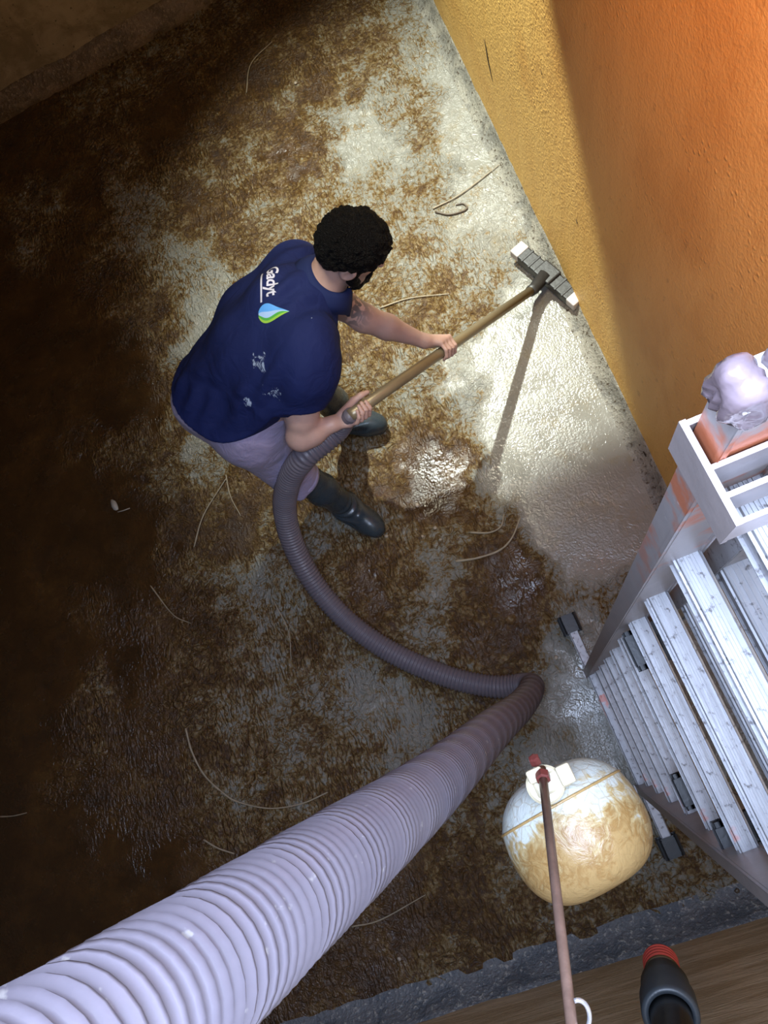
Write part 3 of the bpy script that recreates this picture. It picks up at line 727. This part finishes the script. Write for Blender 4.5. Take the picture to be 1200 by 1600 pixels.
B.cap(hcn + hF * 0.099 - hU * 0.082 - hR * 0.020, hcn + hF * 0.099 - hU * 0.082 + hR * 0.020, 0.006, 0.006, 0.006)
B.cap(hcn + hF * 0.097 - hU * 0.093 - hR * 0.017, hcn + hF * 0.097 - hU * 0.093 + hR * 0.017, 0.007, 0.007, 0.006)

def hand(c, wrist_dir, over, elbow, r_up):
    """a hand closed on the handle at c: the back of the hand towards wrist_dir, fingers round by +over, thumb by -over"""
    a = wd; w_ = nrm(wrist_dir - a * (wrist_dir @ a)); s_ = nrm(np.cross(a, w_))
    if s_ @ over < 0: s_ = -s_
    at = lambda th, R, off: c + R * (math.cos(math.radians(th)) * w_ + math.sin(math.radians(th)) * s_) + a * off
    wr = c + nrm(wrist_dir) * 0.100 + s_ * 0.006
    for off, ln, r in ((0.031, 0.95, 0.0092), (0.0105, 1.0, 0.0096), (-0.0105, 0.96, 0.0092), (-0.031, 0.84, 0.0080)):
        kn = at(48, 0.043, off)
        pts = [kn, at(48 + 62 * ln, 0.0335, off), at(48 + 118 * ln, 0.0300, off), at(48 + 172 * ln, 0.0290, off * 0.96)]
        B.cap(wr * 0.82 + kn * 0.18, kn, 0.0145, 0.0125, 0.012)
        B.cap(kn, kn + 1e-4, r * 1.25, None, 0.004)
        B.chain(pts, [r * 1.08, r * 1.02, r * 0.94, r * 0.82], 0.0025)
    B.cap(wr, at(10, 0.045, -0.018), 0.020, 0.017, 0.014); B.cap(wr, at(8, 0.045, 0.018), 0.020, 0.018, 0.014)
    t0 = wr + (c - wr) * 0.30 - s_ * 0.010 + a * 0.018
    B.chain([t0, at(-38, 0.044, 0.036), at(-72, 0.036, 0.058), at(-88, 0.033, 0.082)], [0.018, 0.0135, 0.0110, 0.0085], 0.006)
    B.chain([r_up[0], elbow, elbow * 0.62 + wr * 0.38, wr], [r_up[1], r_up[2], r_up[3], 0.0255], 0.02)
    return wr
handR = wa - wd * 0.05; handL = wa + wd * 0.515
wrR = hand(handR, nrm(elbR - handR), -EZ, elbR, (shR, 0.060, 0.048, 0.046))
wrL = hand(handL, nrm(elbL - handL), EZ, elbL, (shL, 0.060, 0.050, 0.046))
B.cap(shR * 0.6 + elbR * 0.4, shR * 0.3 + elbR * 0.7, 0.063, 0.058, 0.02)
B.cap(shL * 0.6 + elbL * 0.4, shL * 0.35 + elbL * 0.65, 0.057, 0.054, 0.02)
# legs and feet
for hp, kn, an, to in ((hipR, kneeR, ankR, toeR), (hipL, kneeL, ankL, toeL)):
    B.chain([hp, kn, kn * 0.62 + an * 0.38, an], [0.088, 0.058, 0.056, 0.040], 0.03); B.cap(an + EZ * -0.03, to, 0.036, 0.030, 0.02)
V, F = B.net(); V = relax(V, F, 2)
body = from_np('body', V, F, mat_skin(), man)
def near(V, c, r): return np.clip(1.4 * (1 - np.linalg.norm(V - np.asarray(c), axis=1) / r), 0, 1)
tc = shL * 0.14 + elbL * 0.86; ink = np.maximum(near(V, tc + EZ * 0.03, 0.085), 0.75 * near(V, P(457, 652, 0.97), 0.045))
set_attr(body.data, 'ink', ink); set_attr(body.data, 'lip', near(V, hcn + hF * 0.104 - hU * 0.088, 0.020))
q = V - hcn; stub = np.clip((-(q @ hU) - 0.045) * 40, 0, 1) * np.clip(((q @ hF) - 0.0) * 40, 0, 1) * (np.linalg.norm(q, axis=1) < 0.2); set_attr(body.data, 'stubble', stub)
M_eye = mat_simple('eye white', (0.75, 0.72, 0.70), 0.2, 0, 0.02); M_iris = mat_simple('brown iris', (0.05, 0.025, 0.012), 0.15)
for s in (-1, 1):
    c = hcn + hF * 0.086 - hU * 0.020 + hR * s * 0.031
    v, f = lathe([(-0.0118, 0.001), (-0.008, 0.0085), (0, 0.0118), (0.008, 0.0085), (0.0118, 0.001)], c, hF, 16); e = tag(from_np('eye', v, f, M_eye, man), 'eye')
    v, f = lathe([(0.0105, 0.0052), (0.0118, 0.0046), (0.0124, 0.001)], c, hF, 14); from_np('iris', v, f, M_iris, e)

# hair: a thick cap of short curls
HF = Field(hcn - 0.2, hcn + 0.2, 0.004)
HF.ell(hcn + hU * 0.014 - hF * 0.004, (hF, hU, hR), (0.118, 0.108, 0.098), 0.01)
HF.ell(hcn - hF * 0.055 - hU * 0.035, (hF, hU, hR), (0.052, 0.060, 0.074), 0.03)
pn = nrm(np.cross((hcn + hF * 0.105 + hU * 0.048) - (hcn - hF * 0.08 - hU * 0.072), hR)); pn = pn if pn @ hU < 0 else -pn
HF.cut_plane(hcn - hF * 0.08 - hU * 0.072, pn, hcn, 0.25)
for s in (-1, 1):
    HF.ell(hcn + hR * s * 0.10 - hU * 0.052 + hF * 0.012, (hF, hU, hR), (0.046, 0.044, 0.05), 0.012, cut=True)
    HF.cap(hcn + hR * s * 0.074 - hU * 0.010 + hF * 0.030, hcn + hR * s * 0.070 - hU * 0.055 + hF * 0.030, 0.012, 0.009, 0.010)
V, F = HF.net(); V = relax(V, F, 1); N = normals(V, F)
lump = np.abs(vnoise(V, 48, 1)) * 0.022 + np.abs(vnoise(V, 95, 2)) * 0.012 - 0.006
V = V + N * lump[:, None] * np.clip(((V - hcn) @ hU + 0.11) * 12, 0.25, 1)[:, None]
tag(from_np('hair', V, F, mat_hair(), man), 'short black curly hair')
BF = Field(hcn - 0.22, hcn + 0.2, 0.004)
for s in (-1, 1):
    BF.chain([hcn + hR * s * 0.071 - hU * 0.052 + hF * 0.022, hcn + hR * s * 0.062 - hU * 0.085 + hF * 0.034, hcn + hR * s * 0.046 - hU * 0.118 + hF * 0.062, hcn - hU * 0.130 + hF * 0.094], [0.011, 0.018, 0.021, 0.024], 0.02)
    BF.cap(hcn + hF * 0.106 - hU * 0.070 - hR * 0.002 * s, hcn + hF * 0.094 - hU * 0.078 + hR * s * 0.032, 0.0065, 0.006, 0.006)
    BF.cap(hcn + hF * 0.094 - hU * 0.078 + hR * s * 0.032, hcn + hF * 0.086 - hU * 0.112 + hR * s * 0.028, 0.006, 0.012, 0.008)
V, F = BF.net(); V = V + normals(V, F) * (0.006 * vnoise(V, 90, 4))[:, None]
tag(from_np('beard', V, F, bpy.data.materials['black curly hair'], man), 'short dark beard')

# polo shirt
S = Field((-1.12, 0.85, 0.55), (0.1, 1.98, 1.40), 0.006); S2 = Field((-1.12, 0.85, 0.55), (0.1, 1.98, 1.40), 0.006)
sdir = nrm(sac - uppb)
S.chain([hipL + sdir * 0.06, ribL, shL], [0.146, 0.124, 0.104], 0.06); S.chain([hipR + sdir * 0.06, ribR, shR], [0.142, 0.128, 0.088], 0.06)
S.cap(hipL + sdir * 0.04, hipR + sdir * 0.04, 0.142, 0.146, 0.05); S.chain([sac + sdir * 0.08, midb + EZ * 0.01, uppb, neckb], [0.150, 0.126, 0.112, 0.070], 0.07)
slR = shR * 0.50 + elbR * 0.50; slL = shL * 0.80 + elbL * 0.20
S2.cap(shR * 1.25 - elbR * 0.25, shR * 0.2 + elbR * 0.8, 0.088, 0.078, 0); S2.cut_plane(slR, elbR - shR, elbR, 0.5)
S3 = Field((-1.12, 0.85, 0.55), (0.1, 1.98, 1.40), 0.006)
S3.cap(shL, shL * 0.3 + elbL * 0.7, 0.074, 0.068, 0); S3.cut_plane(slL, elbL - shL, elbL, 0.5)
hA, hC = P(277, 594, 0.95), P(446, 646, 0.98); hch = nrm(hC - hA); hL = np.linalg.norm(hC - hA); hn = nrm(sdir - hch * (sdir @ hch))
def hem_d(X):
    """signed distance past the hem: a line across the seat that drops in the middle"""
    t = ((X - hA) @ hch) / hL; return (X - hA) @ hn - 0.60 * np.clip(t, -0.3, 1) * (1 - np.clip(t, -0.3, 1))
gS = np.stack(np.meshgrid(*[S.lo[k] + S.h * np.arange(S.n[k]) for k in range(3)], indexing='ij'), -1)
S.cap(uppb, shR, 0.116, 0.092, 0.09); S.cap(midb, shR, 0.112, 0.090, 0.08); S.cap(uppb, shL, 0.110, 0.085, 0.07); S.d = np.maximum(S.d, hem_d(gS).astype(np.float32)); S.merge(S2, 0.06); S.merge(S3, 0.03)
S.cap(neckb + (hcn - neckb) * 0.55, hcn, 0.001, 0.001, 0)
nk = nrm(hcn - hU * 0.05 - neckb); S.cut_plane(neckb + nk * 0.030, nk, neckb + nk * 0.16, 0.17)
V, F = S.net(); V = relax(V, F, 8); N = normals(V, F)
loc = V - uppb; e1 = sdir; e2 = nrm(np.cross(EZ, sdir)); al = loc @ e1; ac = loc @ e2
low = np.clip(al / 0.35, 0, 1)
fold = vnoise(np.stack([al * 0.30 + ac * 0.2, ac, loc[:, 2] * 0.5], 1), 17, 3) * 0.028 * low + vnoise(V, 7, 5) * 0.016
sl_t = np.linalg.norm(V - (shR * 0.5 + slR * 0.5), axis=1); fold = fold + vnoise(V, 22, 8) * 0.010 * np.exp(-(sl_t / 0.12) ** 2)
arm = near(V, P(438, 622, 0.95), 0.22); fold = fold + arm * 0.011 * np.sin(60 * (ac * 0.8 + al * 0.45) + 6 * vnoise(V, 6, 2))
ck = np.linalg.norm(V - neckb, axis=1); fold = fold + np.exp(-((ck - 0.16) / 0.06) ** 2) * 0.007 * np.sin(70 * (ac - 0.3 * al) + 5 * vnoise(V, 8, 6))
hd = hem_d(V); fold = fold + 0.0075 * np.exp(-((hd + 0.10) / 0.085) ** 2) * np.sin((V @ hch) * 62 + (V @ hn) * 22 + 7 * vnoise(V, 6, 9))
fold = fold * np.clip(np.abs(hem_d(V)) / 0.06, 0.0, 1) * np.clip(np.abs((V - slR) @ nrm(elbR - shR)) / 0.03, 0.1, 1)
V = V + N * fold[:, None]
sm = NT('navy polo cotton'); nse = sm.noise(6, 4, 0.5, 1.2); spl = sm.attr('splash')
colr = sm.mix(nse, (0.008, 0.014, 0.072), (0.013, 0.022, 0.102))
colr = sm.mix(sm.step(sm.math('MULTIPLY_ADD', spl, 0.22, sm.noise(34, 6, 0.7, 0.4, vec=sm.mapping((1.6, 0.8, 1), (0, 0, 0.5)))), 0.73, 0.80), colr, (0.36, 0.44, 0.58))
M_polo = sm.out(colr, 0.8, sm.bump(sm.noise(14, 3, 0.5, 1.4), 0.35, 0.02), spec=0.2)
shirt = from_np('polo_shirt', V, F, M_polo, man); tag(shirt, 'navy polo shirt with a white and green print on its back')
bvh = BVHTree.FromPolygons([Vector(p) for p in V], [tuple(int(i) for i in q) for q in F])
camp = Vector((0, 0, H))
def hit(u, v):
    d = Vector(P(u, v, D=1.0)) - camp; d.normalize(); h, n, _, _ = bvh.ray_cast(camp, d, 6)
    if h is None: h, n, _, _ = bvh.find_nearest(Vector(P(u, v, 1.08)))
    return np.array(h), np.array(n)
spt = [(hit(403, 565)[0], 0.06), (hit(428, 612)[0], 0.06), (hit(388, 632)[0], 0.04), (hit(487, 497)[0], 0.008)]
set_attr(shirt.data, 'splash', np.max([near(V, c, r) for c, r in spt], axis=0))
# collar: a folded band about the neck, its two points falling forward
cb = neckb + nk * 0.012; c1 = nrm(hF - nk * (hF @ nk)); c2 = np.cross(nk, c1); rings = []
angs = np.radians(np.linspace(24, 336, 60))
for th in angs:
    d = math.cos(th) * c1 + math.sin(th) * c2; fr = max(0, math.cos(th)) ** 2
    fall = 0.046 + 0.022 * fr + 0.055 * max(0, math.cos(th)) ** 8
    rings.append([cb + d * 0.066 - nk * 0.012, cb + d * 0.068 + nk * 0.026, cb + d * 0.076 + nk * 0.033, cb + d * 0.088 + nk * 0.022,
                  cb + d * (0.090 + fall * 0.25) + nk * (0.024 - fall * 0.55), cb + d * (0.092 + fall * 0.42) + nk * (0.022 - fall * 1.0), cb + d * (0.087 + fall * 0.40) + nk * (0.019 - fall * 1.02)])
m = 7; V = np.array(rings).reshape(-1, 3); V = V + 0.006 * vnoise(V, 20, 2)[:, None] * nk
F = [(i * m + k, i * m + k + 1, (i + 1) * m + k + 1, (i + 1) * m + k) for i in range(len(rings) - 1) for k in range(m - 1)]
cm = bpy.data.meshes.new('collar'); cm.from_pydata([tuple(p) for p in V], [], F); cm.update()
col_o = link('collar', cm, mat_simple('navy collar', (0.013, 0.022, 0.088), 0.8, 0, 0.1, spec=0.2), shirt)
md = col_o.modifiers.new('thickness', 'SOLIDIFY'); md.thickness = 0.004; md.offset = 0
# print across the shoulders
oc, on = hit(428, 440); right_ = hit(428, 470)[0] - hit(428, 425)[0]; tx = nrm(right_ - on * (right_ @ on)); ty = nrm(np.cross(on, tx))
def decal(name, pts2, faces, mat):
    V = []
    for x, y in pts2:
        p = oc + tx * x + ty * y; h, n, _, _ = bvh.ray_cast(Vector(p + on * 0.12), Vector(-on), 0.3)
        if h is None: h, n, _, _ = bvh.find_nearest(Vector(p))
        V.append(np.array(h) + np.array(n) * 0.0012)
    return from_np(name, V, faces, mat, shirt, smooth=False)
M_white = mat_simple('white print', (0.66, 0.68, 0.82), 0.6, 0, 0.03); M_blue = mat_simple('blue print', (0.10, 0.38, 0.88), 0.6, 0, 0.05)
M_pale = mat_simple('pale blue print', (0.38, 0.58, 0.90), 0.6, 0, 0.05); M_green = mat_simple('green print', (0.07, 0.40, 0.055), 0.6, 0, 0.05); M_lime = mat_simple('lime print', (0.30, 0.56, 0.06), 0.6, 0, 0.05)
tcv = bpy.data.curves.new('print', 'FONT'); tcv.body = 'Gadyt'; tcv.size = 0.070; tcv.offset = 0.0016; tcv.resolution_u = 4; tcv.space_character = 0.95
to = bpy.data.objects.new('print', tcv); COL.objects.link(to); dg = bpy.context.evaluated_depsgraph_get(); dg.update()
tm = bpy.data.meshes.new_from_object(to.evaluated_get(dg)); bpy.data.objects.remove(to, do_unlink=True)
bmt = bmesh.new(); bm_ = bmt; bmt.from_mesh(tm); bmesh.ops.triangulate(bmt, faces=bmt.faces)
bmesh.ops.subdivide_edges(bmt, edges=[e for e in bmt.edges if e.calc_length() > 0.008], cuts=2, use_grid_fill=True); bmesh.ops.triangulate(bmt, faces=bmt.faces)
tv = np.array([v.co[:2] for v in bmt.verts]); tf = [[v.index for v in fc.verts] for fc in bmt.faces]; bmt.verts.index_update()
tw = tv[:, 0].max(); LS = 0.122 / tw
tag(decal('back_print', [((x - tw) * LS + 0.055, y * LS - 0.022) for x, y in tv], tf, M_white), 'white lettering')
def patch(name, outline, mat, n=10):
    """fill between an upper and a lower outline of equal length"""
    up, dn = outline; pts = []; fs = []; k = len(up)
    for i in range(k):
        for j in range(n): t = j / (n - 1); pts.append((up[i][0] * (1 - t) + dn[i][0] * t, up[i][1] * (1 - t) + dn[i][1] * t))
    for i in range(k - 1):
        for j in range(n - 1): fs.append((i * n + j, i * n + j + 1, (i + 1) * n + j + 1, (i + 1) * n + j))
    return decal(name, pts, fs, mat)
xs = np.linspace(-0.062, 0.066, 30)
patch('back_print', ([(x, -0.0370) for x in xs], [(x, -0.0425) for x in xs]), M_white, 3)
# the drop and leaf: pointed towards the collar, round towards the back
ts = np.linspace(0, 1, 24); L0, L1 = -0.050, 0.048; xc = 0.098
def wd_(t): return 0.030 * (math.sin(math.pi * min(1, t * 0.98 + 0.02) ** 0.62)) * (1 - 0.25 * t)
yv = [L0 + (L1 - L0) * t for t in ts]; lf_ = [xc - wd_(t) * 1.0 + 0.012 * t for t in ts]; rt_ = [xc + wd_(t) * 1.0 + 0.012 * t for t in ts]
sp = [a + (b - a) * (0.56 + 0.16 * math.sin(2 * math.pi * (t * 0.9))) for a, b, t in zip(lf_, rt_, ts)]
md_ = [a + (b - a) * 0.55 for a, b in zip(lf_, sp)]
patch('back_print', (list(zip(lf_, yv)), list(zip(md_, yv))), M_blue, 6); patch('back_print', (list(zip(md_, yv)), list(zip(sp, yv))), M_pale, 6)
vein = [a + (b - a) * 0.5 for a, b in zip(sp, rt_)]
patch('back_print', (list(zip(sp, yv)), list(zip(vein, yv))), M_green, 6); patch('back_print', (list(zip(vein, yv)), list(zip(rt_, yv))), M_lime, 6)

# shorts
T = Field((-1.12, 0.85, 0.30), (0.0, 1.95, 1.15), 0.006)
T.cap(hipL, hipR, 0.128, 0.128, 0.05); T.cap(sac, hipR, 0.128, 0.118, 0.06); T.cap(sac, hipL, 0.128, 0.118, 0.06); T.cap(sac, sac * 0.6 + midb * 0.4, 0.118, 0.105, 0.05)
T.cap(hipR, hipR * 0.45 + ribR * 0.55, 0.116, 0.108, 0.04)
hemR = P(467, 750, 0.465); hemL = kneeL + (ankL - kneeL) * 0.04
T.cap(hipR, hemR + (hemR - hipR) * 0.25, 0.118, 0.086, 0.05); T.cap(hipL, hemL + (hemL - hipL) * 0.25, 0.115, 0.086, 0.05)
T.cut_plane(hemR, nrm(nrm(hemR - hipR) + nrm(ankR - kneeR)), hemR, 0.22); T.cut_plane(hemL, nrm(nrm(hemL - hipL) + nrm(ankL - kneeL)), hemL, 0.20)
gT = np.stack(np.meshgrid(*[T.lo[k] + T.h * np.arange(T.n[k]) for k in range(3)], indexing='ij'), -1); T.d = np.where(gT[..., 2] > 0.86, np.maximum(T.d, (-0.055 - hem_d(gT)).astype(np.float32)), T.d); T.cut_plane(midb * 0.75 + sac * 0.25, midb - sac, midb, 0.3)
V, F = T.net(); V = relax(V, F, 3); N = normals(V, F)
thd = nrm(hemR - hipR); tl = (V - hipR) @ thd; side = np.cross(thd, EZ); sd = (V - hipR) @ nrm(side)
V = V + N * (0.012 * vnoise(V, 12, 1) + 0.010 * vnoise(np.stack([tl * 0.4, sd, V[:, 2]], 1), 20, 4))[:, None]
M_short = mat_cloth('lilac grey shorts', (0.27, 0.235, 0.37), (0.36, 0.32, 0.47), 0.45, 11)
shorts = from_np('shorts', V, F, M_short, man); tag(shorts, 'lilac grey knee-length shorts')
# turned hem round each leg opening
for hm, hp, r in ((hemR, hipR, 0.087), (hemL, hipL, 0.086)):
    dv = nrm(hm - hp); v, f = lathe([(-0.020, r - 0.012), (-0.020, r + 0.004), (-0.002, r + 0.005), (0.002, r + 0.001), (0.000, r - 0.012)], hm, dv, 40)
    v = v + 0.006 * vnoise(v, 14, 3)[:, None] * dv; from_np('hem', v, f[:-2], M_short, shorts)

# rubber boots
sb = NT('dark green rubber'); bn = sb.noise(9, 4); mud_ = sb.noise(26, 5, 0.7); bo = sb.sep()
bc = sb.mix(bn, (0.028, 0.042, 0.055), (0.045, 0.064, 0.078))
bc = sb.mix(sb.math('MULTIPLY', sb.step(mud_, 0.56, 0.66), 0.35), bc, (0.10, 0.075, 0.05))
M_boot = sb.out(bc, sb.math('MULTIPLY_ADD', mud_, 0.3, 0.14), sb.bump(sb.noise(14, 3), 0.2, 0.01))
for side_, kn, an, to in (('right', kneeR, ankR, toeR), ('left', kneeL, ankL, toeL)):
    fd = nrm(np.array([to[0] - an[0], to[1] - an[1], 0])); top = kn + (an - kn) * 0.10
    K = Field(np.minimum(top, np.minimum(an, to)) - 0.16, np.maximum(top, np.maximum(an, to)) + 0.16, 0.0055)
    heel = np.array([an[0], an[1], 0.05]) - fd * 0.035
    K.chain([top, kn + (an - kn) * 0.5, an + EZ * 0.02], [0.066, 0.064, 0.054], 0.03)
    K.cap(an, heel, 0.054, 0.046, 0.02); K.cap(heel, to - fd * 0.05, 0.046, 0.052, 0.02); K.cap(an, to - fd * 0.03 + EZ * 0.01, 0.052, 0.050, 0.03); K.cap(to - fd * 0.05, to, 0.052, 0.045, 0.02)
    K.cut_plane((0, 0, 0.018), (0, 0, -1), to * 0.5 + an * 0.5, 0.4); K.cut_plane(top, kn - an, top, 0.2)
    V, F = K.net(); V = relax(V, F, 2); lo = np.clip(1 - np.abs(np.linalg.norm(V - an, axis=1) - 0.06) / 0.06, 0, 1)
    V = V + normals(V, F) * (0.006 * lo * np.sin(V[:, 2] * 190 + 3 * vnoise(V, 12, 1)) + 0.003 * vnoise(V, 15, 2))[:, None]
    boot = from_np('rubber_boot', V, F, M_boot, man); tag(boot, 'dark rubber boot on the ' + ('near foot' if side_ == 'right' else 'far foot under the handle'))
    K = Field(np.minimum(heel, to) - 0.1, np.maximum(heel, to) + 0.1, 0.005)
    K.cap(heel, to - fd * 0.05, 0.050, 0.057, 0.02); K.cap(to - fd * 0.05, to, 0.057, 0.050, 0.02)
    K.cut_plane((0, 0, 0.030), (0, 0, 1), (heel + to) / 2, 0.3); K.cut_plane((0, 0, 0.002), (0, 0, -1), (heel + to) / 2, 0.3)
    V, F = K.net(); tag(from_np('sole', V, F, M_blackrub, boot), 'black rubber sole')
